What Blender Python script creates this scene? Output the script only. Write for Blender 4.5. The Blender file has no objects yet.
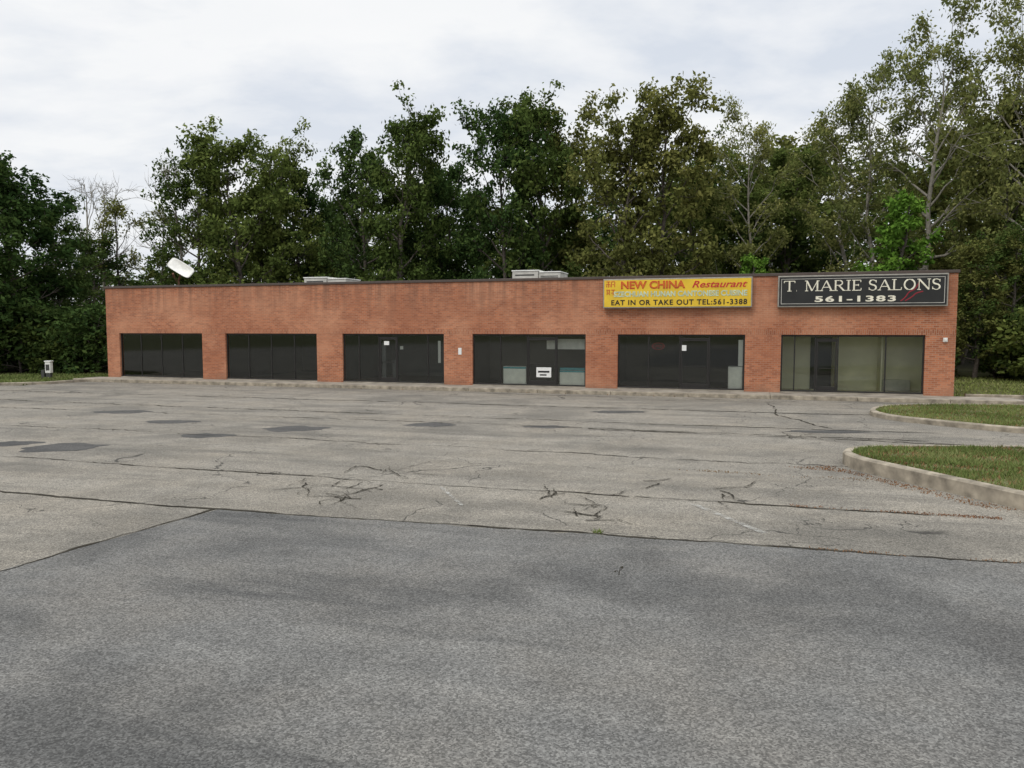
import bpy, math, random
import numpy as np
from mathutils import Vector, Matrix
random.seed(7)
scene=bpy.context.scene
scene.view_settings.view_transform='Standard'
scene.view_settings.look='None'
scene.view_settings.exposure=0
COL=scene.collection

# ------------------------------------------------------------ node helpers
def new_mat(name):
    m=bpy.data.materials.new(name); m.use_nodes=True
    nt=m.node_tree; nt.nodes.clear()
    out=nt.nodes.new('ShaderNodeOutputMaterial')
    return m,nt,out
def N(nt,typ,**kw):
    n=nt.nodes.new(typ)
    for k,v in kw.items(): setattr(n,k,v)
    return n
def L(nt,a,b): nt.links.new(a,b)
def math_n(nt,op,a,b=None,clamp=False):
    n=nt.nodes.new('ShaderNodeMath'); n.operation=op; n.use_clamp=clamp
    for i,v in enumerate((a,b)):
        if v is None: continue
        if isinstance(v,(int,float)): n.inputs[i].default_value=v
        else: nt.links.new(v,n.inputs[i])
    return n.outputs[0]
def mixc(nt,fac,a,b,blend='MIX'):
    n=nt.nodes.new('ShaderNodeMix'); n.data_type='RGBA'; n.blend_type=blend
    if isinstance(fac,(int,float)): n.inputs[0].default_value=fac
    else: nt.links.new(fac,n.inputs[0])
    for i,v in ((6,a),(7,b)):
        if isinstance(v,tuple): n.inputs[i].default_value=(*v[:3],1)
        else: nt.links.new(v,n.inputs[i])
    return n.outputs[2]
def noise(nt,vec,scale,detail=4,rough=.55,dist=0):
    n=nt.nodes.new('ShaderNodeTexNoise'); n.inputs['Scale'].default_value=scale
    n.inputs['Detail'].default_value=detail; n.inputs['Roughness'].default_value=rough
    n.inputs['Distortion'].default_value=dist
    if vec is not None: nt.links.new(vec,n.inputs['Vector'])
    return n.outputs['Fac']
def ramp(nt,fac,lo,hi,a=0.0,b=1.0):
    n=nt.nodes.new('ShaderNodeMapRange'); n.inputs['From Min'].default_value=lo; n.inputs['From Max'].default_value=hi
    n.inputs['To Min'].default_value=a; n.inputs['To Max'].default_value=b
    n.clamp=True
    nt.links.new(fac,n.inputs['Value']); return n.outputs[0]
def mapping(nt,vec,scale=(1,1,1),rot=(0,0,0),loc=(0,0,0)):
    n=nt.nodes.new('ShaderNodeMapping'); n.inputs['Scale'].default_value=scale
    n.inputs['Rotation'].default_value=rot; n.inputs['Location'].default_value=loc
    nt.links.new(vec,n.inputs['Vector']); return n.outputs[0]
def principled(nt,out,col,rough=.8,spec=.3,metal=0):
    p=nt.nodes.new('ShaderNodeBsdfPrincipled')
    if isinstance(col,tuple): p.inputs['Base Color'].default_value=(*col[:3],1)
    else: nt.links.new(col,p.inputs['Base Color'])
    if isinstance(rough,(int,float)): p.inputs['Roughness'].default_value=rough
    else: nt.links.new(rough,p.inputs['Roughness'])
    p.inputs['Specular IOR Level'].default_value=spec
    p.inputs['Metallic'].default_value=metal
    nt.links.new(p.outputs[0],out.inputs[0]); return p
def bump(nt,p,h,strength,dist):
    b=nt.nodes.new('ShaderNodeBump'); b.inputs['Strength'].default_value=strength; b.inputs['Distance'].default_value=dist
    nt.links.new(h,b.inputs['Height']); nt.links.new(b.outputs[0],p.inputs['Normal'])
def simple(name,col,rough=.7,spec=.3,metal=0,var=.15,scale=6):
    m,nt,out=new_mat(name)
    tc=N(nt,'ShaderNodeTexCoord')
    n=noise(nt,tc.outputs['Object'],scale,4)
    c=mixc(nt,ramp(nt,n,.3,.7),tuple(x*(1-var) for x in col),tuple(min(1,x*(1+var)) for x in col))
    p=principled(nt,out,c,rough,spec,metal)
    return m

# ------------------------------------------------------------ materials
ROT=math.radians(-17.28)
def asphalt(name,ca,cb,stain,seed=0,crackmask=.55,cracks=True,blot=.75,warm=None):
    m,nt,out=new_mat(name)
    tc=N(nt,'ShaderNodeTexCoord'); v=mapping(nt,tc.outputs['Object'],loc=(seed,seed*.7,0))
    va=mapping(nt,v,rot=(0,0,-ROT)); vs=mapping(nt,va,scale=(.22,1.3,1))
    big=noise(nt,vs,.55,5,.6,.4); mid=noise(nt,v,1.6,5,.65); strk=noise(nt,mapping(nt,va,scale=(.1,1.6,1)),1.1,4,.6)
    c=mixc(nt,ramp(nt,strk,.32,.68),ca,cb)
    if warm: c=mixc(nt,ramp(nt,noise(nt,mapping(nt,v,loc=(4,8,0)),.5,5,.65),.42,.66,0,.7),c,warm)
    c=mixc(nt,ramp(nt,big,.54,.68,0,blot),c,stain)
    c=mixc(nt,ramp(nt,noise(nt,v,.33,4,.6,.3),.50,.64,0,blot*.8),c,stain)
    c=mixc(nt,ramp(nt,mid,.35,.7,.0,.4),c,tuple(x*.62 for x in ca))
    c=mixc(nt,ramp(nt,noise(nt,v,7,4,.75),.5,.72,0,.35),c,tuple(x*.5 for x in ca))
    vo=N(nt,'ShaderNodeTexVoronoi'); vo.inputs['Scale'].default_value=75; L(nt,v,vo.inputs['Vector'])
    sep=N(nt,'ShaderNodeSeparateColor'); L(nt,vo.outputs['Color'],sep.inputs[0])
    sp=math_n(nt,'MULTIPLY',sep.outputs[0],noise(nt,v,28,2,.7))
    f=ramp(nt,sp,.05,.6,.58,1.7)
    comb=N(nt,'ShaderNodeCombineColor')
    for i in range(3): L(nt,f,comb.inputs[i])
    c=mixc(nt,1.0,c,comb.outputs[0],'MULTIPLY')
    if cracks:
        wob=N(nt,'ShaderNodeTexNoise'); wob.inputs['Scale'].default_value=1.1; wob.inputs['Detail'].default_value=5; L(nt,v,wob.inputs['Vector'])
        vm=N(nt,'ShaderNodeVectorMath',operation='MULTIPLY_ADD'); L(nt,wob.outputs['Color'],vm.inputs[0]); vm.inputs[1].default_value=(1.3,1.3,0); L(nt,va,vm.inputs[2])
        tot=None
        for sc,w,ml in ((.38,.0045,crackmask-.08),(1.5,.014,crackmask+.07)):
            e=N(nt,'ShaderNodeTexVoronoi',feature='DISTANCE_TO_EDGE'); e.inputs['Scale'].default_value=sc; 
            L(nt,mapping(nt,vm.outputs[0],scale=(.7,1.2,1)),e.inputs['Vector'])
            k=ramp(nt,e.outputs['Distance'],w*.35,w,1,0)
            mk=ramp(nt,noise(nt,v,.45 if sc<1 else .3,3,.5),ml,ml+.05)
            k=math_n(nt,'MULTIPLY',k,mk)
            tot=k if tot is None else math_n(nt,'MAXIMUM',tot,k)
        c=mixc(nt,math_n(nt,'MULTIPLY',tot,.8),c,(.03,.028,.024))
    p=principled(nt,out,c,.88,.25)
    if not cracks: bump(nt,p,sp,.5,.006)
    return m
M_lot=asphalt('asphalt_old',(.205,.187,.155),(.295,.27,.225),(.125,.117,.10),0,.53,True,.8,(.28,.247,.195))
M_near=asphalt('asphalt_rough',(.143,.140,.131),(.192,.187,.172),(.080,.079,.075),13,.72,False,.9,(.185,.172,.15))
M_patch=asphalt('asphalt_patch',(.075,.073,.068),(.115,.11,.102),(.055,.055,.052),31,.9,False)
M_crack=simple('crack_dark',(.045,.04,.03),.95,.1,0,.5,3)

def brick(name,vertical=False):
    m,nt,out=new_mat(name)
    tc=N(nt,'ShaderNodeTexCoord'); s=N(nt,'ShaderNodeSeparateXYZ'); L(nt,tc.outputs['Object'],s.inputs[0])
    cx=N(nt,'ShaderNodeCombineXYZ')
    xy=math_n(nt,'ADD',s.outputs[0],s.outputs[1])
    if vertical: L(nt,s.outputs[2],cx.inputs[0]); L(nt,xy,cx.inputs[1])
    else: L(nt,xy,cx.inputs[0]); L(nt,s.outputs[2],cx.inputs[1])
    b=N(nt,'ShaderNodeTexBrick'); L(nt,cx.outputs[0],b.inputs['Vector'])
    b.inputs['Scale'].default_value=1; b.inputs['Brick Width'].default_value=.215; b.inputs['Row Height'].default_value=.075
    b.inputs['Mortar Size'].default_value=.009; b.inputs['Mortar Smooth'].default_value=.2; b.inputs['Bias'].default_value=.0
    k=.86 if vertical else 1
    b.inputs['Color1'].default_value=(.52*k,.195*k,.095*k,1); b.inputs['Color2'].default_value=(.29*k,.098*k,.050*k,1)
    b.inputs['Mortar'].default_value=(.40,.27,.19,1)
    o=tc.outputs['Object']
    c=b.outputs['Color']
    n1=noise(nt,o,.5,5,.65); c=mixc(nt,ramp(nt,n1,.36,.64,0,.5),c,(.30,.112,.060))
    n2=noise(nt,mapping(nt,o,loc=(9,3,1)),.35,5,.65); c=mixc(nt,ramp(nt,n2,.48,.66,0,.55),c,(.58,.30,.18))
    n3=noise(nt,mapping(nt,o,scale=(.6,1,2.2),loc=(2,7,4)),2.2,5,.75); c=mixc(nt,ramp(nt,n3,.52,.72,0,.5),c,(.22,.095,.06))
    st=noise(nt,mapping(nt,o,scale=(2.2,1,.12)),1.6,5,.7)
    top=ramp(nt,s.outputs[2],2.9,4.75,0,1)
    c=mixc(nt,math_n(nt,'MULTIPLY',ramp(nt,st,.44,.64,0,.75),top),c,(.18,.095,.065))
    ft=math_n(nt,'MULTIPLY',ramp(nt,s.outputs[2],.1,.6,1,0),ramp(nt,noise(nt,o,1.2,4),.35,.65,.1,.6))
    c=mixc(nt,ft,c,(.2,.12,.08))
    p=principled(nt,out,c,.9,.2)
    return m
M_brick=brick('red_brick'); M_brickv=brick('red_brick_soldier',True)
M_coping=simple('brown_metal_coping',(.075,.055,.045),.5,.4)
M_frame=simple('bronze_aluminium',(.018,.016,.014),.45,.4,0)
M_conc=simple('concrete',(.30,.265,.215),.9,.2,0,.35,1.5)
M_kerb=simple('kerb_concrete',(.30,.26,.20),.9,.2,0,.45,3.5)
M_roof=simple('roof_membrane',(.12,.12,.12),.9,.2)
M_white=simple('white_painted_metal',(.78,.77,.72),.5,.4,0,.10,4)
M_cream=simple('cream_unit_metal',(.50,.48,.43),.55,.4,0,.2,3)
M_grill=simple('dark_louvre',(.06,.06,.055),.6,.3)
M_paper=simple('paper',(.75,.75,.72),.8,.2,0,.05)
M_black=simple('black_paint',(.015,.015,.015),.5,.3)
M_red=simple('red_paint',(.5,.03,.03),.5,.3)
M_dred=simple('dark_red_paint',(.25,.02,.03),.5,.3)
M_neon=simple('unlit_red_sign',(.28,.03,.03),.5,.3)
M_orange=simple('orange_paint',(.60,.15,.02),.5,.3,0,.2,5)
M_blue=simple('faded_blue_paint',(.50,.58,.42),.6,.3,0,.25,5)
M_teal=simple('teal_laminate',(.12,.36,.40),.5,.3)
M_signy=simple('yellow_acrylic',(.72,.48,.03),.4,.4,0,.14,1.5)
M_signk=simple('dark_sign_face',(.012,.012,.011),.35,.5,0,.3,2)
M_letw=simple('ivory_letter',(.76,.72,.58),.5,.3)
M_alum=simple('sign_aluminium',(.30,.28,.24),.45,.5,.3)
M_rust=simple('rusty_steel',(.14,.07,.04),.8,.3,.2,.3,8)
def wallm(n,c): return simple(n,c,.85,.2,0,.1,1.2)

m,nt,out=new_mat('window_glass'); M_glass=m
fr=N(nt,'ShaderNodeFresnel'); fr.inputs[0].default_value=1.5
tr=N(nt,'ShaderNodeBsdfTransparent'); tr.inputs[0].default_value=(.90,.93,.89,1)
gl=N(nt,'ShaderNodeBsdfGlossy'); gl.inputs['Roughness'].default_value=.04; gl.inputs[0].default_value=(.9,.95,.95,1)
mx=N(nt,'ShaderNodeMixShader'); L(nt,math_n(nt,'MULTIPLY',fr.outputs[0],2.0,True),mx.inputs[0]); L(nt,tr.outputs[0],mx.inputs[1]); L(nt,gl.outputs[0],mx.inputs[2]); L(nt,mx.outputs[0],out.inputs[0])

def ground_mat():
    m,nt,out=new_mat('grass_ground'); tc=N(nt,'ShaderNodeTexCoord'); o=tc.outputs['Object']
    c=mixc(nt,ramp(nt,noise(nt,o,.6,5,.65),.35,.65),(.075,.09,.028),(.13,.125,.055))
    c=mixc(nt,ramp(nt,noise(nt,o,9,4,.7),.4,.7,0,.5),c,(.06,.052,.03))
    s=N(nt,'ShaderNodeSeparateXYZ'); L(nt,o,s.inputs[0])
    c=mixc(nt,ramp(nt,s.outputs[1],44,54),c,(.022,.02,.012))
    p=principled(nt,out,c,.95,.1); return m
M_ground=ground_mat()
def leaf_mat(name,cols,trans=.22):
    m,nt,out=new_mat(name)
    at=N(nt,'ShaderNodeAttribute',attribute_name='tint'); 
    oi=N(nt,'ShaderNodeObjectInfo')
    cr=N(nt,'ShaderNodeValToRGB'); L(nt,at.outputs['Fac'],cr.inputs[0])
    el=cr.color_ramp.elements
    el[0].position=0; el[0].color=(*cols[0],1); el[1].position=1; el[1].color=(*cols[-1],1)
    for i,c in enumerate(cols[1:-1]):
        e=el.new((i+1)/(len(cols)-1)); e.color=(*c,1)
    hs=N(nt,'ShaderNodeHueSaturation'); L(nt,cr.outputs[0],hs.inputs['Color'])
    L(nt,ramp(nt,oi.outputs['Random'],0,1,.488,.518),hs.inputs['Hue']); L(nt,ramp(nt,oi.outputs['Random'],0,1,1.35,.85),hs.inputs['Value'])
    d=N(nt,'ShaderNodeBsdfDiffuse'); L(nt,hs.outputs[0],d.inputs[0])
    t=N(nt,'ShaderNodeBsdfTranslucent'); L(nt,hs.outputs[0],t.inputs[0])
    x=N(nt,'ShaderNodeMixShader'); x.inputs[0].default_value=trans; L(nt,d.outputs[0],x.inputs[1]); L(nt,t.outputs[0],x.inputs[2]); L(nt,x.outputs[0],out.inputs[0])
    return m
LF_dark=leaf_mat('leaf_dark',[(.028,.050,.018),(.056,.092,.026),(.10,.138,.038)])
LF_mid=leaf_mat('leaf_mid',[(.045,.066,.018),(.092,.125,.032),(.16,.19,.052)])
LF_olive=leaf_mat('leaf_olive',[(.068,.078,.022),(.13,.14,.04),(.22,.215,.068)])
LF_yel=leaf_mat('leaf_yellowgreen',[(.09,.105,.035),(.18,.195,.062),(.30,.285,.10)],.3)
LF_vine=leaf_mat('leaf_vine',[(.05,.11,.018),(.10,.20,.03),(.16,.28,.045)])
GR=leaf_mat('grass_blades',[(.10,.12,.04),(.16,.20,.06),(.30,.29,.13)],.2)
GRB=leaf_mat('dry_weed',[(.13,.07,.035),(.22,.12,.06),(.32,.22,.11)],.1)
M_bark=simple('bark',(.11,.095,.08),.95,.1,0,.4,5)
M_barkl=simple('pale_bark',(.26,.24,.20),.95,.1,0,.3,5)

# ------------------------------------------------------------ object helpers
def empty(name,loc=(0,0,0),rz=0):
    o=bpy.data.objects.new(name,None); o.location=loc; o.rotation_euler=(0,0,rz); COL.objects.link(o); return o
def obj(name,me,parent=None,mat=None):
    o=bpy.data.objects.new(name,me); COL.objects.link(o)
    if parent: o.parent=parent
    if mat: me.materials.append(mat)
    return o
def pymesh(name,V,F,parent=None,mat=None,smooth=False):
    me=bpy.data.meshes.new(name); me.from_pydata(V,[],F); me.update()
    if smooth: me.polygons.foreach_set('use_smooth',[True]*len(me.polygons))
    return obj(name,me,parent,mat)
def boxes(name,bl,mat,parent=None,bevel=0):
    V=[];F=[]
    for (x0,x1,y0,y1,z0,z1) in bl:
        b=len(V)
        V+=[(x0,y0,z0),(x1,y0,z0),(x1,y1,z0),(x0,y1,z0),(x0,y0,z1),(x1,y0,z1),(x1,y1,z1),(x0,y1,z1)]
        F+=[tuple(b+i for i in f) for f in ((3,2,1,0),(4,5,6,7),(0,1,5,4),(1,2,6,5),(2,3,7,6),(3,0,4,7))]
    o=pymesh(name,V,F,parent,mat)
    if bevel:
        md=o.modifiers.new('b','BEVEL'); md.width=bevel; md.segments=2
    return o
def fast_mesh(name,V,quads=None,tris=None,tint=None,matidx=None):
    me=bpy.data.meshes.new(name)
    V=np.asarray(V,dtype=np.float32); me.vertices.add(len(V)); me.vertices.foreach_set('co',V.ravel())
    loops=[];starts=[];s=0
    if quads is not None and len(quads):
        q=np.asarray(quads,dtype=np.int32); loops.append(q.ravel()); starts.append(np.arange(len(q))*4+s); s+=q.size
    if tris is not None and len(tris):
        t=np.asarray(tris,dtype=np.int32); loops.append(t.ravel()); starts.append(np.arange(len(t))*3+s); s+=t.size
    loops=np.concatenate(loops); starts=np.concatenate(starts).astype(np.int32)
    me.loops.add(len(loops)); me.loops.foreach_set('vertex_index',loops)
    me.polygons.add(len(starts)); me.polygons.foreach_set('loop_start',starts)
    if matidx is not None: me.polygons.foreach_set('material_index',np.asarray(matidx,dtype=np.int32))
    me.update(calc_edges=True)
    if tint is not None:
        a=me.attributes.new('tint','FLOAT','POINT'); a.data.foreach_set('value',np.asarray(tint,dtype=np.float32))
    return me

# ------------------------------------------------------------ terrain
def sm(t):
    t=np.clip(t,0,1); return t*t*(3-2*t)
def hill(x,y):
    return sm((y-50)/45)*(1.0+2.5*sm((x+45)/25)+5.0*sm((x+2)/30))-.03
xs=np.concatenate([np.linspace(-1500,-130,12),np.linspace(-120,120,61),np.linspace(130,1500,12)])
ys=np.concatenate([np.linspace(-1500,-60,10),np.linspace(-40,130,58),np.linspace(150,1500,10)])
X,Y=np.meshgrid(xs,ys); Z=hill(X,Y)
nx=len(xs); idx=np.arange(len(ys)*nx).reshape(len(ys),nx)
q=np.stack([idx[:-1,:-1],idx[:-1,1:],idx[1:,1:],idx[1:,:-1]],-1).reshape(-1,4)
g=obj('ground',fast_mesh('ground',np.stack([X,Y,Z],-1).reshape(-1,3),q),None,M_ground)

def sheet(name,poly,z,mat,parent=None):
    return pymesh(name,[(x,y,z) for x,y in poly],[tuple(range(len(poly)))],parent,mat)
def jag(pts,amp,step=.25,closed=True,seed=1):
    r=random.Random(seed); out=[]
    n=len(pts)
    for i in range(n if closed else n-1):
        a=pts[i]; b=pts[(i+1)%n]; d=math.hypot(b[0]-a[0],b[1]-a[1]); k=max(1,int(d/step)) if d<40 else 1
        for j in range(k):
            t=j/k; out.append((a[0]+(b[0]-a[0])*t+r.gauss(0,amp),a[1]+(b[1]-a[1])*t+r.gauss(0,amp)))
    if not closed: out.append(pts[-1])
    return out
lotpoly=[(-70,-60),(70,-60),(70,18),(42,22.6),(17.3,30.4),(17,36),(-18,46),(-20.8,41.2),(-22.9,36.3),(-45,38.6),(-70,40)]
lot=sheet('parking_lot',lotpoly,0,M_lot)
nearpoly=jag([(-4.35,11.35),(0,10.25),(5.7,8.75),(12,7.0),(30,2)],.025,.15,False,3)+[(30,-40),(-22,-40)]+jag([(-12,-6),(-8,3),(-5.65,8.5)],.02,.15,False,4)
sheet('rough_asphalt_area',nearpoly,.004,M_near,lot)
def blob(cx,cy,rx,ry,seed):
    r=random.Random(seed); ph=[r.uniform(0,6.28) for _ in range(5)]
    return [(cx+rx*math.cos(a)*(1+.16*math.sin(2*a+ph[0])+.10*math.sin(5*a+ph[1])+.06*math.sin(9*a+ph[2])),cy+ry*math.sin(a)*(1+.16*math.sin(3*a+ph[3])+.08*math.sin(7*a+ph[4]))) for a in [i*math.tau/40 for i in range(40)]]
for i,(px,py,rx,ry) in enumerate([(60,448,.9,.65),(295,429,.75,.6),(10,444,.6,.4),(430,425,.6,.5),(205,436,.6,.4),(830,432,1.1,.3),(620,412,1.0,.35),(170,422,.7,.4),(120,412,.8,.5),(545,427,.6,.3)]):
    D=2090/(py-328); Xw=(px-512)/780*D
    sheet('asphalt_repair',blob(Xw,D,rx,ry,i),.004,M_patch,lot)

# cracks as jagged ribbons
CV=[];CF=[];zc=[.009]
SUB=[]
def crack(pts,w,seed,amp=.05,step=.09,gap=.25,branch=0,mn=.12):
    r=random.Random(seed); P=jag(pts,0,step,False,seed)
    ox=0;oy=0; zc[0]+=.00015
    Q=[]
    for (x,y) in P:
        ox=ox*.86+r.gauss(0,amp*.5); oy=oy*.86+r.gauss(0,amp*.5); Q.append((x+ox,y+oy))
    ww=w
    for i in range(len(Q)):
        a=Q[max(0,i-1)]; b=Q[min(len(Q)-1,i+1)]
        dx,dy=b[0]-a[0],b[1]-a[1]; l=math.hypot(dx,dy) or 1
        ww=max(w*mn,min(w*1.6,ww+r.gauss(0,w*.3)))
        taper=min(1,(len(Q)-1-i)/6+.15)
        k=len(CV); CV.append((Q[i][0]-dy/l*ww*.5*taper,Q[i][1]+dx/l*ww*.5*taper,zc[0])); CV.append((Q[i][0]+dy/l*ww*.5*taper,Q[i][1]-dx/l*ww*.5*taper,zc[0]))
        if i and r.random()>=gap*.3: CF.append((k-2,k-1,k+1,k))
        if branch and r.random()<branch and i>1:
            a2=math.atan2(dy,dx)+r.choice((-1,1))*r.uniform(.6,1.4); ln=r.uniform(.3,1.0)
            SUB.append((Q[i],(Q[i][0]+math.cos(a2)*ln,Q[i][1]+math.sin(a2)*ln)))
crack([(-11,16.3),(-2.5,13.55),(2,12.2),(6.4,10.95)],.036,1,.035,branch=.03,gap=.05,mn=.35)
crack([(-8.9,12.85),(-4.4,11.37),(0,10.27),(5.7,8.77),(12,7.02)],.042,2,.022,branch=.02,gap=0,mn=.5)
crack([(-4.4,11.4),(-5.65,8.5),(-8,3)],.04,3,.02,gap=0,mn=.5)
crack([(-16,22),(-6,19),(3,16),(7,14.6)],.03,4,.06,branch=.03,gap=.1,mn=.3)
crack([(-22,30),(-8,25.5),(4,21.7),(11,19.8)],.05,5,.06,branch=.02,gap=.05,mn=.4)
crack([(-24,34),(-5,28.5),(8,24.6),(15,22.8)],.055,6,.06,gap=.05,mn=.4)
crack([(-18,26.5),(-2,22),(10,18.3)],.04,16,.06,branch=.02,gap=.1,mn=.3)
crack([(-4,33),(6,29.5),(14,27)],.05,17,.08,gap=.1)
crack([(2,20.6),(7,19),(10.5,17.7)],.05,18,.06,branch=.04,gap=.1)
crack([(9.3,28),(8.2,24),(8.6,20.5)],.04,19,.06,gap=.1)
def web(cx,cy,r0,seed,n=6):
    r=random.Random(seed)
    for i in range(n):
        a=r.uniform(0,6.28); l=r.uniform(.5,1)*r0
        p=(cx+r.gauss(0,.15*r0),cy+r.gauss(0,.15*r0)); q2=(p[0]+math.cos(a)*l*.5,p[1]+math.sin(a)*l*.5+.05); e=(q2[0]+math.cos(a+r.gauss(0,.5))*l*.5,q2[1]+math.sin(a+r.gauss(0,.5))*l*.5)
        crack([p,q2,e],.022,seed*31+i,.025,.05,branch=.09,gap=.05)
for (px,py,r0,n) in [(340,500,1.1,7),(352,492,.9,5),(595,520,.8,6),(385,472,1.2,4),(292,487,.8,3),(720,493,.8,4),(545,498,.7,3),(600,508,.6,3),(900,440,1.5,3),(820,440,1.5,3),(660,485,.8,2)]:
    D=2090/(py-328); web((px-512)/780*D,D,r0,px,n)
for i,(a,b) in enumerate(list(SUB)): crack([a,b],.016,900+i,.025,.05)
pymesh('pavement_cracks',CV,CF,lot,M_crack)
m,nt,out=new_mat('faded_white_paint'); tc=N(nt,'ShaderNodeTexCoord')
p=principled(nt,out,(.46,.45,.41),.8,.2); t_=N(nt,'ShaderNodeBsdfTransparent'); x_=N(nt,'ShaderNodeMixShader')
L(nt,ramp(nt,noise(nt,tc.outputs['Object'],7,5,.75),.42,.62,0,.75),x_.inputs[0]); L(nt,t_.outputs[0],x_.inputs[1]); L(nt,p.outputs[0],x_.inputs[2]); L(nt,x_.outputs[0],out.inputs[0]); M_paint=m
def pline(a,b,w,z=.012):
    dx,dy=b[0]-a[0],b[1]-a[1]; l=math.hypot(dx,dy); nx_,ny_=-dy/l*w/2,dx/l*w/2
    pymesh('parking_line',[(a[0]+nx_,a[1]+ny_,z),(a[0]-nx_,a[1]-ny_,z),(b[0]-nx_,b[1]-ny_,z),(b[0]+nx_,b[1]+ny_,z)],[(0,1,2,3)],lot,M_paint)
pline((2.75,11.75),(3.3,10.0),.1)
pline((-1.2,13.0),(-.75,11.6),.06)

# ------------------------------------------------------------ kerbs / islands
def chaikin(P,it=2,closed=True):
    for _ in range(it):
        Q=[];n=len(P)
        for i in range(n):
            a=P[i];b=P[(i+1)%n]; Q+=[(a[0]*.75+b[0]*.25,a[1]*.75+b[1]*.25),(a[0]*.25+b[0]*.75,a[1]*.25+b[1]*.75)]
        P=Q
    return P
def inset(P,d):
    n=len(P); area=sum(P[i][0]*P[(i+1)%n][1]-P[(i+1)%n][0]*P[i][1] for i in range(n)); s=1 if area>0 else -1
    R=[]
    for i in range(n):
        a=P[i-1]; b=P[(i+1)%n]; dx,dy=b[0]-a[0],b[1]-a[1]; l=math.hypot(dx,dy) or 1
        R.append((P[i][0]-dy/l*d*s,P[i][1]+dx/l*d*s))
    return R
def inpoly(x,y,P):
    c=np.zeros(len(x),bool); n=len(P)
    for i in range(n):
        x1,y1=P[i]; x2,y2=P[(i+1)%n]
        if y1==y2: continue
        k=((y1>y)!=(y2>y))&(x<(x2-x1)*(y-y1)/(y2-y1)+x1); c^=k
    return c
def blades(name,P,n,h,z,parent,mat,seed,w=.012,box=None,zfun=None,patch=0):
    rng=np.random.default_rng(seed); Pa=np.array(P)
    lo,hi=(Pa.min(0),Pa.max(0)) if box is None else (np.array(box[:2]),np.array(box[2:]))
    x=rng.uniform(lo[0],hi[0],n*3); y=rng.uniform(lo[1],hi[1],n*3); k=inpoly(x,y,P)
    if patch: k&=(np.sin(x*3.1+np.sin(y*2.3)*2)+np.sin(y*4.7+x*1.3)+rng.normal(0,.8,len(x)))>patch-1
    x=x[k][:n]; y=y[k][:n]; n=len(x)
    zz=np.full(n,z) if zfun is None else zfun(x,y)
    a=rng.uniform(0,6.28,n); hh=h*rng.uniform(.5,1.3,n); ln=rng.normal(0,.5,(n,2))*hh[:,None]
    ww=w*rng.uniform(.6,1.4,n)
    c=np.stack([x,y,zz],1); d=np.stack([np.cos(a)*ww,np.sin(a)*ww,0*a],1)
    tip=c+np.stack([ln[:,0],ln[:,1],hh],1)
    V=np.stack([c-d,c+d,tip],1).reshape(-1,3); T=np.arange(3*n).reshape(-1,3)
    me=fast_mesh(name,V,None,T,np.repeat(np.clip(rng.uniform(0,1,n)*.6+.25*(np.sin(x*1.7)+np.sin(y*2.1+x)+1)*.5,0,1),3)); return obj(name,me,parent,mat)
M_soil=simple('soil_turf',(.12,.12,.055),.95,.1,0,.5,3)
def island(P,h,nbl,seed,box):
    P=chaikin(P,2); root=empty('traffic_island'); n=len(P); I0=inset(P,.03); I=inset(P,.17)
    V=[(x,y,-.01) for x,y in P]+[(x,y,h-.03) for x,y in P]+[(x,y,h) for x,y in I0]+[(x,y,h) for x,y in I]+[(x,y,h-.08) for x,y in I]
    F=[]
    for l in range(4):
        for i in range(n):
            j=(i+1)%n; F.append((l*n+i,l*n+j,(l+1)*n+j,(l+1)*n+i))
    pymesh('kerb',V,F,root,M_kerb)
    sheet('soil',I,h-.03,M_soil,root)
    blades('grass',I,nbl,.075,h-.03,root,GR,seed,box=box,patch=.1)
    blades('dry_grass',I,nbl//5,.055,h-.03,root,GRB,seed+1,box=box)
    return P
P1=island([(6.35,15.0),(6.9,13.3),(7.5,11.5),(8.3,9),(9,6),(22,4),(24,14.8),(13,15.9),(8.6,16.2),(7.0,16.1)],.25,30000,1,(6.4,10,13,16.3))
P2=island([(10.8,22.9),(12.0,20.9),(13.4,19.2),(26,16.5),(28,23),(17,26.0),(13,26.2),(11.3,24.8)],.15,20000,2,(10.8,18,20,26.3))
GL=[(-22.9,36.6),(-45,38.9),(-60,44),(-21.5,46),(-20.8,41.5)]
gv=empty('grass_verge'); blades('grass',GL,16000,.11,0,gv,GR,5,.03,zfun=lambda x,y:np.zeros(len(x))-.02)
GRt=[(17.4,30.6),(42,23),(48,40),(20,43)]
gv2=empty('grass_verge'); blades('grass',GRt,20000,.10,0,gv2,GR,6,.03,zfun=lambda x,y:np.zeros(len(x))-.02)
def kerbline(pts,w,h,name='kerb'):
    V=[];F=[]
    for i,(x,y) in enumerate(pts):
        a=pts[max(0,i-1)]; b=pts[min(len(pts)-1,i+1)]; dx,dy=b[0]-a[0],b[1]-a[1]; l=math.hypot(dx,dy)
        nx_,ny_=-dy/l*w/2,dx/l*w/2; k=len(V)
        V+=[(x-nx_,y-ny_,-.02),(x-nx_,y-ny_,h),(x+nx_,y+ny_,h),(x+nx_,y+ny_,-.02)]
        if i:
            for j in range(3): F.append((k-4+j,k-3+j,k+1+j,k+j))
    F+=[(0,1,2,3),tuple(len(V)-1-j for j in range(4))]
    o=pymesh(name,V,F,None,M_kerb); md=o.modifiers.new('b','BEVEL'); md.width=.02; return o
kerbline([(-20.7,41),(-21.5,38.8),(-22.3,37.2),(-24,36.4),(-32,37.2),(-45,38.5),(-60,40)],.16,.13)
kerbline([(17.6,30.2),(24,28.1),(42,22.5)],.16,.13)
wd=empty('dry_weeds')
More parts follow.
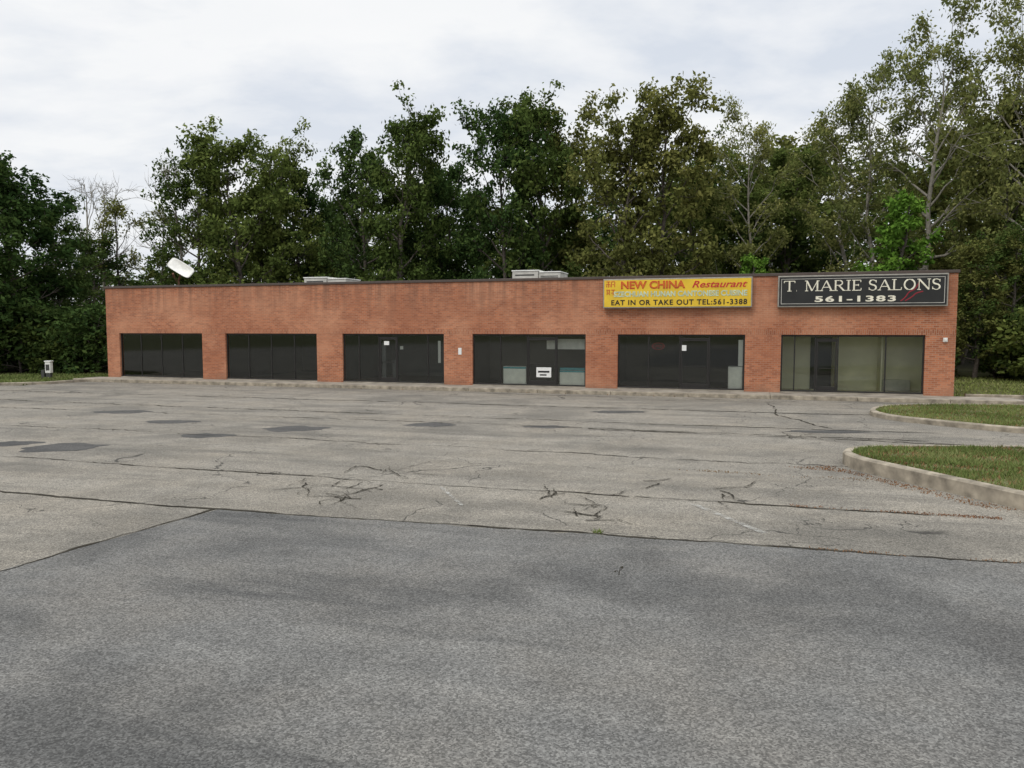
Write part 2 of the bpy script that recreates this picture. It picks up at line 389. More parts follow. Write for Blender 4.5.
def strip(pts,w):
    a=[(x-w/2*.2,y-w/2) for x,y in pts]; b=[(x+w/2*.2,y+w/2) for x,y in pts][::-1]; return a+b
blades('weeds_by_kerb',[(5.3,14.9),(6.2,15.0),(6.9,12.9),(7.6,10.9),(7.2,10.9),(6.5,13.0),(6.2,14.3)],2600,.02,.005,wd,GRB,11,.011,patch=.6)
blades('weeds_in_seam',strip([(3.2,9.42),(5.7,8.77),(7.5,8.27)],.12),2600,.022,.006,wd,GRB,12,.009,patch=.6)
blades('weeds_in_crack',strip([(4.2,11.62),(6.9,10.8)],.14),1500,.02,.006,wd,GRB,13,.010,patch=.6)
blades('weeds_tuft',blob(1.13,10.05,.05,.08,3),40,.05,.006,wd,GR,14,.008)
blades('weeds_far',strip([(3,14.7),(6.3,13.6)],.25),1100,.02,.006,wd,GRB,15,.010,patch=1.1)
tw=empty('weed_sprig',(1.16,8.3,.004))
V=[];F=[]
def rod(V,F,a,b,r0,r1,n=5):
    a=Vector(a);b=Vector(b);d=(b-a).normalized(); u=d.orthogonal().normalized(); w=d.cross(u); k=len(V)
    for c,r in ((a,r0),(b,r1)):
        for i in range(n):
            t=math.tau*i/n; V.append(tuple(c+u*math.cos(t)*r+w*math.sin(t)*r))
    for i in range(n): F.append((k+i,k+(i+1)%n,k+n+(i+1)%n,k+n+i))
    F.append(tuple(k+i for i in range(n))[::-1]); F.append(tuple(k+n+i for i in range(n)))
rod(V,F,(0,0,0),(.015,0,.09),.005,.003); rod(V,F,(.005,0,.03),(-.03,.01,.05),.004,.002); rod(V,F,(.01,0,.05),(.05,.0,.085),.004,.002)
V+=[(.015,0,.09),(.04,.01,.1),(.05,0,.085),(.03,-.01,.075),(-.03,.01,.05),(-.05,.02,.04),(-.045,0,.03),(-.03,0,.035)]; k=len(V); F+=[(k-8,k-7,k-6,k-5),(k-4,k-3,k-2,k-1)]
pymesh('stem',V,F,tw,M_crack)

# ------------------------------------------------------------ building
AX,AY=-21.1,40.7
W=39.36; H=4.72; DEP=13
bd=empty('brick_commercial_building',(AX,AY,0),ROT)
WT=2.42; WB=.18
bays=[(0.8+6.485*i,0.8+6.485*i+5.12) for i in range(6)]
bl=[(0,W,0,.3,WT,H)]
xp=0
for a,b in bays: bl.append((xp,a,0,.3,0,WT)); xp=b
bl.append((xp,W,0,.3,0,WT))
boxes('front_wall',bl,M_brick,bd)
boxes('side_and_back_walls',[(0,.3,.3,DEP,0,H),(W-.3,W,.3,DEP,0,H),(.3,W-.3,DEP-.3,DEP,0,H)],M_brick,bd)
boxes('soldier_course',[(-.003,W+.003,-.006,-.0005,WT,WT+.21)],M_brickv,bd)
boxes('coping',[(-.05,W+.05,-.06,.34,H+.002,H+.11),(-.05,.34,.345,DEP+.05,H+.002,H+.11),(W-.34,W+.05,.345,DEP+.05,H+.002,H+.11),(.345,W-.345,DEP-.34,DEP+.05,H+.002,H+.11)],M_coping,bd,.01)
boxes('roof',[(.302,W-.302,.302,DEP-.302,H-.45,H-.3)],M_roof,bd)
boxes('window_sills',[(a+.002,b-.002,.02,.3,.0,WB) for a,b in bays],M_conc,bd)
mull=[[.25,.5,.75],[.25,.5,.75],[.16,.36,.54,.84],[.25,.49,.75],[.25,.5,.73],[.10,.25,.41,.74]]
doors=[None,None,(.36,.54),(.49,.75),(.5,.73),(.25,.41)]
walls=[wallm('interior_dark',(.05,.05,.048)),wallm('interior_dark2',(.045,.042,.04)),wallm('interior_grey',(.10,.105,.105)),wallm('interior_mid',(.14,.13,.105)),wallm('interior_brown',(.08,.072,.06)),wallm('interior_tan',(.74,.71,.52))]
M_floor=wallm('interior_floor',(.10,.09,.075)); M_ceil=wallm('interior_ceiling',(.22,.22,.21)); M_ceil2=wallm('interior_ceiling_pale',(.65,.65,.6))
fr=[];gls=[];dr=[]
FY0,FY1=.10,.16
for i,(a,b) in enumerate(bays):
    w=b-a
    fr+=[(a+.003,b-.003,FY0,FY1,WT-.07,WT-.003),(a+.003,a+.06,FY0,FY1,WB+.06,WT-.071)]
    fr+=[(b-.06,b-.003,FY0,FY1,WB+.06,WT-.071),(a+.003,b-.003,FY0-.02,FY1,WB+.001,WB+.059)]
    for k in mull[i]:
        x=a+w*k; fr.append((x-.024,x+.024,FY0,FY1,WB+.06,WT-.071))
    gls.append((a+.06,b-.06,.128,WB+.06,WT-.07))
    if doors[i]:
        x0=a+w*doors[i][0]+.028; x1=a+w*doors[i][1]-.028
        dr+=[(x0+.005,x0+.065,FY0+.015,FY1+.01,WB+.062,WT-.2),(x1-.065,x1-.005,FY0+.015,FY1+.01,WB+.062,WT-.2),(x0+.066,x1-.066,FY0+.015,FY1+.01,WB+.062,WB+.22),(x0+.066,x1-.066,FY0+.015,FY1+.01,WT-.27,WT-.2),(x0,x1,FY0+.002,FY1-.002,WT-.195,WT-.15),
             (x0+.10,x1-.10,FY0-.03,FY0-.008,1.10,1.13),(x0+.10,x0+.13,FY0-.03,FY0+.014,1.04,1.09)]
    rx0,rx1=a-.4,b+.4; dep={5:2.2,2:6,3:3.6,4:5}.get(i,7.5); ry0,ry1=.302,dep; zf,zt=.14,2.95
    pymesh('room_walls',[(rx0,ry0,zf),(rx0,ry1,zf),(rx1,ry1,zf),(rx1,ry0,zf),(rx0,ry0,zt),(rx0,ry1,zt),(rx1,ry1,zt),(rx1,ry0,zt)],[(0,1,5,4),(1,2,6,5),(2,3,7,6)],bd,walls[i])
    pymesh('room_floor',[(rx0,ry0,zf),(rx1,ry0,zf),(rx1,ry1,zf),(rx0,ry1,zf)],[(0,1,2,3)],bd,M_floor if i<5 else walls[5])
    pymesh('room_ceiling',[(rx0,ry0,zt),(rx1,ry0,zt),(rx1,ry1,zt),(rx0,ry1,zt)],[(0,1,2,3)],bd,M_ceil if i<5 else M_ceil2)
boxes('window_frames',fr,M_frame,bd,.006)
boxes('doors',dr,M_frame,bd,.005)
V=[];F=[]
for (x0,x1,y,z0,z1) in gls:
    k=len(V); V+=[(x0,y,z0),(x1,y,z0),(x1,y,z1),(x0,y,z1)]; F.append((k,k+1,k+2,k+3))
pymesh('window_glass',V,F,bd,M_glass)
def B(i,f): return bays[i][0]+5.12*f
boxes('shop_counter',[(B(3,.27),B(3,.475),.19,.6,.15,1.0),(B(3,.77),B(3,.985),.19,.6,.15,.86)],M_white,bd,.01)
boxes('counter_stripe',[(B(3,.27),B(3,.475),.178,.188,.90,.98),(B(3,.77),B(3,.985),.178,.188,.78,.85),(B(3,.77),B(3,.985),.25,.6,.87,.97)],M_teal,bd)
boxes('menu_board',[(B(3,.62),B(3,.97),.9,.95,1.75,2.2)],M_white,bd)
boxes('door_poster',[(B(3,.57),B(3,.70),.112,.116,.55,.98)],M_paper,bd)
boxes('poster_print',[(B(3,.585),B(3,.685),.107,.110,.75,.83),(B(3,.60),B(3,.66),.107,.110,.62,.68)],M_black,bd)
boxes('refrigerator',[(B(4,.875),B(4,.985),.2,.85,.15,1.12)],M_white,bd,.02)
boxes('refrigerator_door',[(B(4,.885),B(4,.975),.188,.198,.2,.98)],M_white,bd,.004)
boxes('leaning_panel',[(B(4,.95),B(4,.985),.25,.3,1.14,2.2)],M_white,bd)
boxes('posted_notices',[(B(4,.515),B(4,.55),.112,.116,1.75,1.98),(B(2,.41),B(2,.46),.112,.116,1.9,2.08),(B(2,.56),B(2,.59),.2,.21,1.7,1.85),(B(3,-.13),B(3,-.10),-.02,-.012,1.5,1.8),(B(2,.92),B(2,.945),.3,.31,1.1,2.1)],M_paper,bd)
boxes('partition',[(B(5,.41),B(5,.425),.5,2.15,.15,2.9),(B(5,.74),B(5,.75),1.2,2.15,.15,2.9)],walls[5],bd)
boxes('dark_backroom_door',[(B(5,.24),B(5,.40),2.1,2.15,.15,2.3)],M_black,bd)
boxes('interior_shelf',[(B(5,.77),B(5,.97),1.8,2.1,.15,.6)],M_cream,bd)
boxes('wall_lamp',[(38.93,39.07,-.10,-.007,2.16,2.32),(38.96,39.04,-.13,-.10,2.2,2.28)],M_white,bd,.01)
boxes('door_grey_panel',[(B(2,.375),B(2,.42),.2,.24,.3,2.0),(B(2,.485),B(2,.53),.2,.24,.3,1.2)],walls[2],bd)
def ring(name,cx,cz,rx,rz,w,y,mat,parent):
    V=[];F=[];n=32
    for i in range(n):
        a=i*math.tau/n
        for (s,yy) in ((1,y),(1-w,y),(1-w,y+.02),(1,y+.02)): V.append((cx+rx*s*math.cos(a),yy,cz+rz*s*math.sin(a)))
    for i in range(n):
        for j in range(4): F.append((i*4+j,i*4+(j+1)%4,((i+1)%n)*4+(j+1)%4,((i+1)%n)*4+j))
    return pymesh(name,V,F,parent,mat)
def text_mesh(s,x0,x1,z0,z1,y,mat,parent,name,off=0,shear=0,ext=.01,space=1.0):
    cu=bpy.data.curves.new('t','FONT'); cu.body=s; cu.size=1; cu.offset=off; cu.shear=shear; cu.extrude=.001; cu.space_character=space; cu.resolution_u=3
    o=bpy.data.objects.new('t',cu); COL.objects.link(o); bpy.context.view_layer.update()
    me=bpy.data.meshes.new_from_object(o.evaluated_get(bpy.context.evaluated_depsgraph_get())); bpy.data.objects.remove(o)
    c=np.zeros(len(me.vertices)*3,dtype=np.float32); me.vertices.foreach_get('co',c); c=c.reshape(-1,3)
    lo=c.min(0);hi=c.max(0); n=(c-lo)/(hi-lo+1e-9)
    v=np.stack([x0+n[:,0]*(x1-x0),y-n[:,2]*ext,z0+n[:,1]*(z1-z0)],1).astype(np.float32)
    me.vertices.foreach_set('co',v.ravel()); me.name=name; me.materials.clear(); me.update()
    return obj(name,me,parent,mat)
ring('open_sign_ring',B(4,.325),1.93,.27,.15,.2,.17,M_neon,bd)
text_mesh('OPEN',B(4,.325)-.19,B(4,.325)+.19,1.87,1.99,.18,M_neon,bd,'open_sign_text',.02)
sw=empty('sidewalk',(AX,AY,0),ROT)
xj=-.6; sl=[]
while xj<41.2:
    sl.append((xj,min(xj+1.51,41.3),-1.5,-.008,-.01,.138)); xj+=1.52
boxes('slabs',sl,M_conc,sw,.008)
boxes('kerb',[(-.6+i*3.04,-.6+(i+1)*3.04-.012,-1.66,-1.503,-.01,.15) for i in range(14)],M_kerb,sw,.02)
blades('weeds_sidewalk',[(AX-.5*.95,AY-1.75*.95),(AX+36,AY-36*.311-1.9),(AX+36.2,AY-36*.311-1.65),(AX-.2,AY-1.55)],1500,.06,.0,wd,GRB,21,.02,patch=.8)

# ------------------------------------------------------------ signs
s1=empty('restaurant_sign',(AX,AY,0),ROT)
X0,X1,Z0,Z1=26.16,32.10,3.50,4.70
boxes('cabinet',[(X0,X1,-.30,-.008,Z0,Z1)],M_alum,s1,.015)
boxes('face',[(X0+.05,X1-.05,-.312,-.302,Z0+.05,Z1-.05)],M_signy,s1)
y=-.314
text_mesh('NEW CHINA',X0+.75,X0+3.35,Z0+.78,Z0+1.10,y,M_red,s1,'name_outline',.035)
text_mesh('NEW CHINA',X0+.78,X0+3.32,Z0+.81,Z0+1.07,y-.012,M_orange,s1,'name_text',.0)
text_mesh('Restaurant',X0+3.62,X0+5.75,Z0+.80,Z0+1.07,y,M_red,s1,'restaurant_text',.012,.35)
text_mesh('SZECHUAN HUNAN CANTONESE CUISINE',X0+.45,X0+5.75,Z0+.46,Z0+.69,y,M_blue,s1,'cuisine_text',.035)
text_mesh('EAT IN OR TAKE OUT TEL:561-3388',X0+.35,X0+5.75,Z0+.12,Z0+.34,y,M_black,s1,'phone_text',.02,0,.01,1.15)
boxes('chinese_characters',[(X0+.14+dx,X0+.14+dx+w2,y-.008,y-.001,Z0+z,Z0+z+h2) for (dx,z,w2,h2) in [(0,1.08,.16,.025),(.07,.86,.025,.215),(0,.98,.06,.025),(.1,.98,.06,.025),(.0,.87,.025,.09),(.14,.87,.025,.09),(.2,1.08,.16,.025),(.2,.87,.025,.2),(.335,.87,.025,.2),(.25,.97,.06,.02),(0,.74,.16,.025),(.02,.55,.025,.18),(.11,.55,.025,.18),(.05,.62,.05,.02),(.2,.74,.16,.025),(.27,.54,.025,.19),(.2,.62,.06,.02),(.3,.62,.06,.02)]],M_red,s1)

s2=empty('salon_sign',(AX,AY,0),ROT)
X0,X1,Z0,Z1=33.05,38.99,3.49,4.70
boxes('cabinet',[(X0,X1,-.30,-.008,Z0,Z1)],M_alum,s2,.015)
boxes('face',[(X0+.05,X1-.05,-.312,-.302,Z0+.05,Z1-.05)],M_signk,s2)
bw=.018; a0,a1,c0,c1=X0+.12,X1-.12,Z0+.12,Z1-.12
boxes('border',[(a0,a1,-.318,-.313,c0,c0+bw),(a0,a1,-.318,-.313,c1-bw,c1),(a0,a0+bw,-.318,-.313,c0+bw+.001,c1-bw-.001),(a1-bw,a1,-.318,-.313,c0+bw+.001,c1-bw-.001)],M_cream,s2)
T,t=.085,.042
def arc(cx,cy,rx,ry,a0,a1,n=10): return [(cx+rx*math.cos(math.radians(a0+(a1-a0)*i/n)),cy+ry*math.sin(math.radians(a0+(a1-a0)*i/n))) for i in range(n+1)]
def ser(x,z,w=.16): return (t,[(x-w,z),(x+w,z)])
G={'T':(.85,[(t,[(.02,1),(.82,1)]),(T,[(.42,0),(.42,1)]),ser(.42,0),(t,[(.02,1),(.02,.82)]),(t,[(.82,1),(.82,.82)])]),
'M':(1.12,[(t,[(.14,0),(.14,1)]),(T,[(.16,1),(.54,.0)]),(t,[(.54,0),(.94,1)]),(T,[(.94,1),(.94,0)]),ser(.14,0,.12),ser(.94,0),ser(.1,1,.1),ser(.98,1,.1)]),
'A':(.98,[(t,[(.12,0),(.48,1)]),(T,[(.48,1),(.86,0)]),(t,[(.24,.34),(.72,.34)]),ser(.12,0,.12),ser(.86,0,.14)]),
'R':(.92,[(T,[(.18,0),(.18,1)]),(t,[(.1,1),(.45,1)]),(T*.8,arc(.45,.76,.22,.24,80,-80)),(t,[(.45,.52),(.18,.52)]),(T,[(.42,.5),(.78,0)]),ser(.18,0),ser(.82,0,.1)]),
'I':(.42,[(T,[(.2,0),(.2,1)]),ser(.2,0),ser(.2,1)]),
'E':(.78,[(T,[(.18,0),(.18,1)]),(t,[(.04,1),(.66,1)]),(t,[(.04,0),(.68,0)]),(t,[(.18,.52),(.5,.52)]),(t,[(.66,1),(.66,.8)]),(t,[(.68,0),(.7,.22)]),(t,[(.5,.42),(.5,.62)])]),
'L':(.78,[(T,[(.18,0),(.18,1)]),(t,[(.04,0),(.68,0)]),(t,[(.68,0),(.7,.25)]),ser(.18,1)]),
'O':(1.0,[(T,arc(.48,.5,.36,.5,110,250)),(t,arc(.48,.5,.36,.5,250,290,4)),(T,arc(.48,.5,.36,.5,-70,70)),(t,arc(.48,.5,.36,.5,70,110,4))]),
'N':(1.0,[(t,[(.14,0),(.14,1)]),(T,[(.14,1),(.82,0)]),(t,[(.82,0),(.82,1)]),ser(.14,0,.12),ser(.82,1,.12),ser(.1,1,.1)]),
'S':(.68,[(t,[(.56,.74),(.55,.98)]),(t,arc(.32,.76,.22,.24,30,120,6)),(T,arc(.32,.76,.22,.24,120,230,6)+arc(.32,.24,.24,.26,60,-40,6)),(t,arc(.32,.24,.24,.26,-40,-150,6)),(t,[(.07,.26),(.08,.02)])]),
'.':(.3,[(T*1.1,[(.1,.03),(.12,.03)])]),' ':(.42,[])}
def serif(s,x0,x1,z0,z1,y,mat,parent,name):
    tw_=sum(G[c][0] for c in s); sx=(x1-x0)/tw_; sz=z1-z0
    cu=bpy.data.curves.new(name,'CURVE'); cu.dimensions='3D'; cu.bevel_depth=1; cu.bevel_resolution=1; cu.use_fill_caps=True
    x=0
    for c in s:
        for (r,P) in G[c][1]:
            sp=cu.splines.new('POLY'); sp.points.add(len(P)-1)
            for k,(px,pz) in enumerate(P): sp.points[k].co=(x0+(x+px)*sx,0,z0+pz*sz,1); sp.points[k].radius=r*sz
        x+=G[c][0]
    o=bpy.data.objects.new(name,cu); COL.objects.link(o); o.parent=parent; o.location=(0,y,0); o.scale=(1,.2,1); cu.materials.append(mat); return o
serif('T. MARIE SALONS',X0+.22,X1-.24,Z0+.62,Z0+1.0,-.325,M_letw,s2,'name_text')
text_mesh('561-1383',X0+1.35,X1-1.75,Z0+.19,Z0+.42,-.314,M_letw,s2,'phone_text',.03,0,.01,1.15)
cu=bpy.data.curves.new('red_flourish','CURVE'); cu.dimensions='3D'; cu.bevel_depth=.022
for P in ([(4.35,.2),(4.5,.3),(4.62,.55),(4.85,.62),(5.0,.98)],[(4.5,.2),(4.75,.35),(4.85,.5),(5.1,.55)]):
    sp=cu.splines.new('NURBS'); sp.points.add(len(P)-1); sp.use_endpoint_u=True; sp.order_u=3
    for k,(a_,b_) in enumerate(P): sp.points[k].co=(X0+a_,0,Z0+b_,1)
o=bpy.data.objects.new('red_flourish',cu); COL.objects.link(o); o.parent=s2; o.location=(0,-.317,0); o.scale=(1,.2,1); cu.materials.append(M_dred)

# ------------------------------------------------------------ roof equipment
def rtu(u0,u1,v,ztop):
    r=empty('rooftop_air_conditioner',(AX,AY,0),ROT); zb=H-.3
    boxes('base_curb',[(u0+.1,u1-.1,v+.1,v+1.5,zb,zb+.2)],M_grill,r)
    um=u0+(u1-u0)*.55
    boxes('casing',[(u0,um-.01,v,v+1.6,zb+.2,ztop-.06),(um+.01,u1,v+.05,v+1.55,zb+.2,ztop-.14)],M_cream,r,.02)
    boxes('lid',[(u0-.03,um+.02,v-.03,v+1.63,ztop-.055,ztop),(um+.03,u1+.03,v+.02,v+1.58,ztop-.13,ztop-.08)],M_white,r,.01)
    boxes('louvres',[(um+.1,u1-.1,v+.035,v+.048,zb+.3+.07*k,zb+.33+.07*k) for k in range(int((ztop-.2-zb-.3)/.07))]+[(u0+.15,um-.2,v-.012,v-.002,ztop-.26,ztop-.2)],M_grill,r)
rtu(9.9,12.3,3.0,5.30); rtu(21.3,23.6,2.6,5.38)
sd=empty('satellite_dish',(AX,AY,0),ROT)
V=[];F=[];n=28;rings=6
for side,off in ((0,0),(1,-.05)):
    for j in range(rings+1):
        r=j/rings
        for i in range(n):
            a=i*math.tau/n; ex=.4; V.append((.78*r*math.copysign(abs(math.cos(a))**ex,math.cos(a)),.32*r*math.copysign(abs(math.sin(a))**ex,math.sin(a)),.16*r*r+off))
for s in range(2):
    b=s*(rings+1)*n
    for j in range(rings):
        for i in range(n):
            f=(b+j*n+i,b+j*n+(i+1)%n,b+(j+1)*n+(i+1)%n,b+(j+1)*n+i); F.append(f if s==0 else f[::-1])
b0=rings*n;b1=(2*rings+1)*n
for i in range(n): F.append((b0+i,b0+(i+1)%n,b1+(i+1)%n,b1+i))
di=pymesh('reflector',V,F,sd,M_white,True); di.location=(3.15,2.0,5.8)
di.rotation_euler=(math.radians(62),math.radians(28),0)
V=[];F=[]; rod(V,F,(2.75,2.2,H-.3),(2.75,2.2,5.25),.05,.05,8); rod(V,F,(2.75,2.2,5.2),(3.1,2.05,5.75),.05,.04,8); rod(V,F,(2.6,2.2,5.15),(3.3,1.2,5.4),.025,.02,6); rod(V,F,(3.24,1.28,5.33),(3.34,1.1,5.5),.06,.06,8); rod(V,F,(2.3,2.6,H-.3),(2.75,2.2,5.1),.025,.025,6)
pymesh('mast_and_feed',V,F,sd,M_rust)
up=empty('utility_pedestal',(-25.1,42.2,0),0)
boxes('cabinet',[(-.13,.17,-.13,.13,.25,.85),(-.16,.20,-.16,.16,.852,.92)],M_white,up,.03)
boxes('post_and_door',[(-.10,.14,-.10,.10,-.05,.248),(-.08,.12,-.142,-.133,.4,.72),(-.36,-.20,-.1,.1,-.05,.42)],M_grill,up,.01)

# ------------------------------------------------------------ trees
def tubes(V,F,P,Rr,n):
    P=np.asarray(P); k=len(V)
    for i in range(len(P)):
        d=P[min(i+1,len(P)-1)]-P[max(i-1,0)]; d=d/(np.linalg.norm(d)+1e-9)
        u=np.cross(d,[.31,.17,.94]) if abs(d[2])<.93 else np.cross(d,[1,0,0]); u/=np.linalg.norm(u)+1e-9; w=np.cross(d,u)
        for j in range(n):
            a=math.tau*j/n; V.append(P[i]+(u*math.cos(a)+w*math.sin(a))*Rr[i])
        if i:
            for j in range(n): F.append((k+(i-1)*n+j,k+(i-1)*n+(j+1)%n,k+i*n+(j+1)%n,k+i*n+j))
def gen_tree(name,seed,leaf,bark,H=16,R=4.5,t0=.2,nl=22,nsub=6,per=100,ls=.14,pr=.75,r0=.25,shape=.75,lift=55,spread=1.0,peak=.82):
    rng=np.random.default_rng(seed); V=[];F=[];C=[];PR=[];PT=[]
    n=10; tt=np.linspace(0,1,n); wob=np.cumsum(rng.normal(0,.014*H,(n,2)),0); wob-=wob[0]
    TP=np.stack([wob[:,0],wob[:,1],tt*H*.93],1); TR=r0*(1-tt)**.75+.025
    tubes(V,F,TP,TR,7)
    def puff(c,r):
        C.append(c);PR.append(r);PT.append(rng.uniform(0,.55))
    for i in range(nl):
        s=(i+.5)/nl; t=t0+(1-t0)*s; base=np.array([np.interp(t,tt,TP[:,k]) for k in range(3)])
        env=math.sin(math.pi*min(1,max(0,s*peak+.14)))**shape; Lm=R*env*rng.uniform(.55,1.2); az=i*2.4+rng.normal(0,.35)
        el=math.radians(5+lift*s+rng.normal(0,9)); d=np.array([math.cos(az)*math.cos(el),math.sin(az)*math.cos(el),math.sin(el)])
        ss=np.linspace(0,1,6)[:,None]; P=base+d*Lm*ss+np.array([0,0,1])*(.18*Lm)*ss**2+rng.normal(0,.03*Lm,(6,3))*ss
        rb=np.interp(t,tt,TR)*.55; tubes(V,F,P,np.linspace(rb,.02,6),5)
        puff(P[-1],pr*rng.uniform(.7,1.1))
        for k in range(nsub):
            f=rng.uniform(.25,1)**.8; b=np.array([np.interp(f,ss[:,0],P[:,q]) for q in range(3)])
            a2=az+rng.choice([-1,1])*rng.uniform(.4,1.4); e2=math.radians(rng.normal(20,25)); l2=(Lm*.38+.5)*rng.uniform(.5,1.15)*spread
            d2=np.array([math.cos(a2)*math.cos(e2),math.sin(a2)*math.cos(e2),math.sin(e2)]); p2=b+d2*l2*.55+rng.normal(0,.08,3); p3=b+d2*l2+rng.normal(0,.15,3)
            tubes(V,F,[b,p2,p3],[rb*.35*(1-f*.6)+.012,.02,.008],3)
            if per:
                puff(p3,pr*rng.uniform(.6,1.15)); puff(p2,pr*rng.uniform(.5,.9))
            else:
                for _ in range(4):
                    q=p2+(p3-p2)*rng.uniform(-.6,1); e=q+(d2*.6+rng.normal(0,.45,3)+np.array([0,0,.3]))*l2*.45; tubes(V,F,[q,(q+e)/2+rng.normal(0,.04,3),e],[.014,.01,.005],3)
    nb=len(V); VB=np.array(V); FB=np.array(F)
    mi=[0]*len(FB); tint=np.zeros(nb)
    if per:
        C=np.array(C);PR=np.array(PR);PT=np.array(PT); cnt=np.maximum(6,(per*(PR/pr)**2).astype(int)); ix=np.repeat(np.arange(len(C)),cnt); m=len(ix)
        d=rng.normal(0,1,(m,3)); d/=np.linalg.norm(d,axis=1)[:,None]; rr=rng.uniform(0,1,m)**.5*(1+.25*rng.normal(0,1,m))
        c=C[ix]+d*(PR[ix]*rr)[:,None]*np.array([1,1,.72])
        nn=rng.normal(0,1,(m,3))+d*.6+np.array([0,0,.8]); nn/=np.linalg.norm(nn,axis=1)[:,None]
        u=np.cross(nn,rng.normal(0,1,(m,3))); u/=np.linalg.norm(u,axis=1)[:,None]; v=np.cross(nn,u); s=ls*rng.uniform(.6,1.3,m)[:,None]
        VL=np.stack([c-u*s,c-v*s*.55,c+u*s,c+v*s*.55],1).reshape(-1,3); QL=np.arange(4*m).reshape(-1,4)+nb
        ti=np.clip(PT[ix]+rng.uniform(0,.4,m)+.1*d[:,2],0,1)
        VB=np.concatenate([VB,VL]); FB=np.concatenate([FB,QL]); mi=mi+[1]*m; tint=np.concatenate([tint,np.repeat(ti,4)])
    me=fast_mesh(name,VB,FB,None,tint,mi); me.materials.append(bark); me.materials.append(leaf); return me
T_dark=[gen_tree('maple_dark_a',1,LF_dark,M_bark,16,4.8,.06,28,6,62,.19,.95,peak=.72),gen_tree('maple_dark_b',2,LF_dark,M_bark,16,4.4,.1,28,6,62,.19,.95,shape=.6,peak=.7)]
T_mid=[gen_tree('oak_mid_a',3,LF_mid,M_bark,16,4.8,.15,28,6,62,.18,.95,peak=.7),gen_tree('oak_mid_b',4,LF_mid,M_bark,16,4.3,.15,26,7,58,.18,.9,shape=.55,lift=60,peak=.68),gen_tree('oak_mid_c',5,LF_mid,M_bark,16,5.4,.12,28,6,66,.18,.98,peak=.7)]
T_ol=[gen_tree('ash_olive_a',6,LF_olive,M_bark,16,4.6,.12,28,6,58,.17,.9,lift=58,peak=.7),gen_tree('ash_olive_b',7,LF_olive,M_bark,16,4.0,.12,26,6,58,.17,.88,shape=.5,lift=60,peak=.68)]
T_far=[gen_tree('far_a',21,LF_dark,M_bark,16,5.2,.04,20,5,26,.34,1.25,peak=.7),gen_tree('far_b',22,LF_mid,M_bark,16,5.2,.04,20,5,26,.32,1.2,peak=.7),gen_tree('far_c',23,LF_olive,M_bark,16,5,.04,20,5,26,.32,1.2,peak=.7)]
T_yel=[gen_tree('locust_a',8,LF_yel,M_barkl,20,5.2,.34,20,7,54,.14,.85,r0=.27,lift=60,spread=1.15,peak=.72),gen_tree('locust_b',9,LF_yel,M_barkl,20,4.8,.25,22,6,56,.14,.85,r0=.22,lift=58,peak=.7)]
T_dead=[gen_tree('bare_a',10,LF_mid,M_barkl,14,3.4,.3,14,6,0,r0=.16,lift=70)]
T_thin=[gen_tree('thin_a',11,LF_olive,M_bark,14,3.2,.25,15,5,30,.13,.65,r0=.15,lift=68)]
T_vine=[gen_tree('vine_column',12,LF_vine,M_bark,10,1.2,.02,30,3,65,.14,.5,r0=.2,shape=.35,lift=30)]
T_shrub=[gen_tree('shrub_a',13,LF_mid,M_bark,3.4,2.1,.02,14,5,40,.16,.6,r0=.05,lift=70,shape=.5),gen_tree('shrub_b',14,LF_dark,M_bark,3.4,2.3,.02,14,5,40,.16,.6,r0=.05,lift=70,shape=.5)]
HT={}
for lst in (T_dark,T_mid,T_ol,T_far,T_yel,T_dead,T_thin,T_vine,T_shrub):
    for me in lst:
        z=np.zeros(len(me.vertices)*3,dtype=np.float32); me.vertices.foreach_get('co',z); HT[me.name]=float(np.percentile(z[2::3],99.9))
rr=random.Random(5)
def plant(me,x,y,h,name,parent=None,wid=1.0):
    o=bpy.data.objects.new(name,me); COL.objects.link(o); s=h/HT[me.name]
    o.location=(x,y,float(hill(np.float64(x),np.float64(y)))-.05); o.scale=(s*wid,s*wid,s); o.rotation_euler=(rr.gauss(0,.02),rr.gauss(0,.02),rr.uniform(0,6.28))
    if parent: o.parent=parent
    return o
def tp(me,px,D,top,name,wid=1.0):
    x=(px-512)/780*D; z=2.68+(328-top)/780*D; h=z-float(hill(np.float64(x),np.float64(D)))
    return plant(me,x,D,h,name,None,wid)
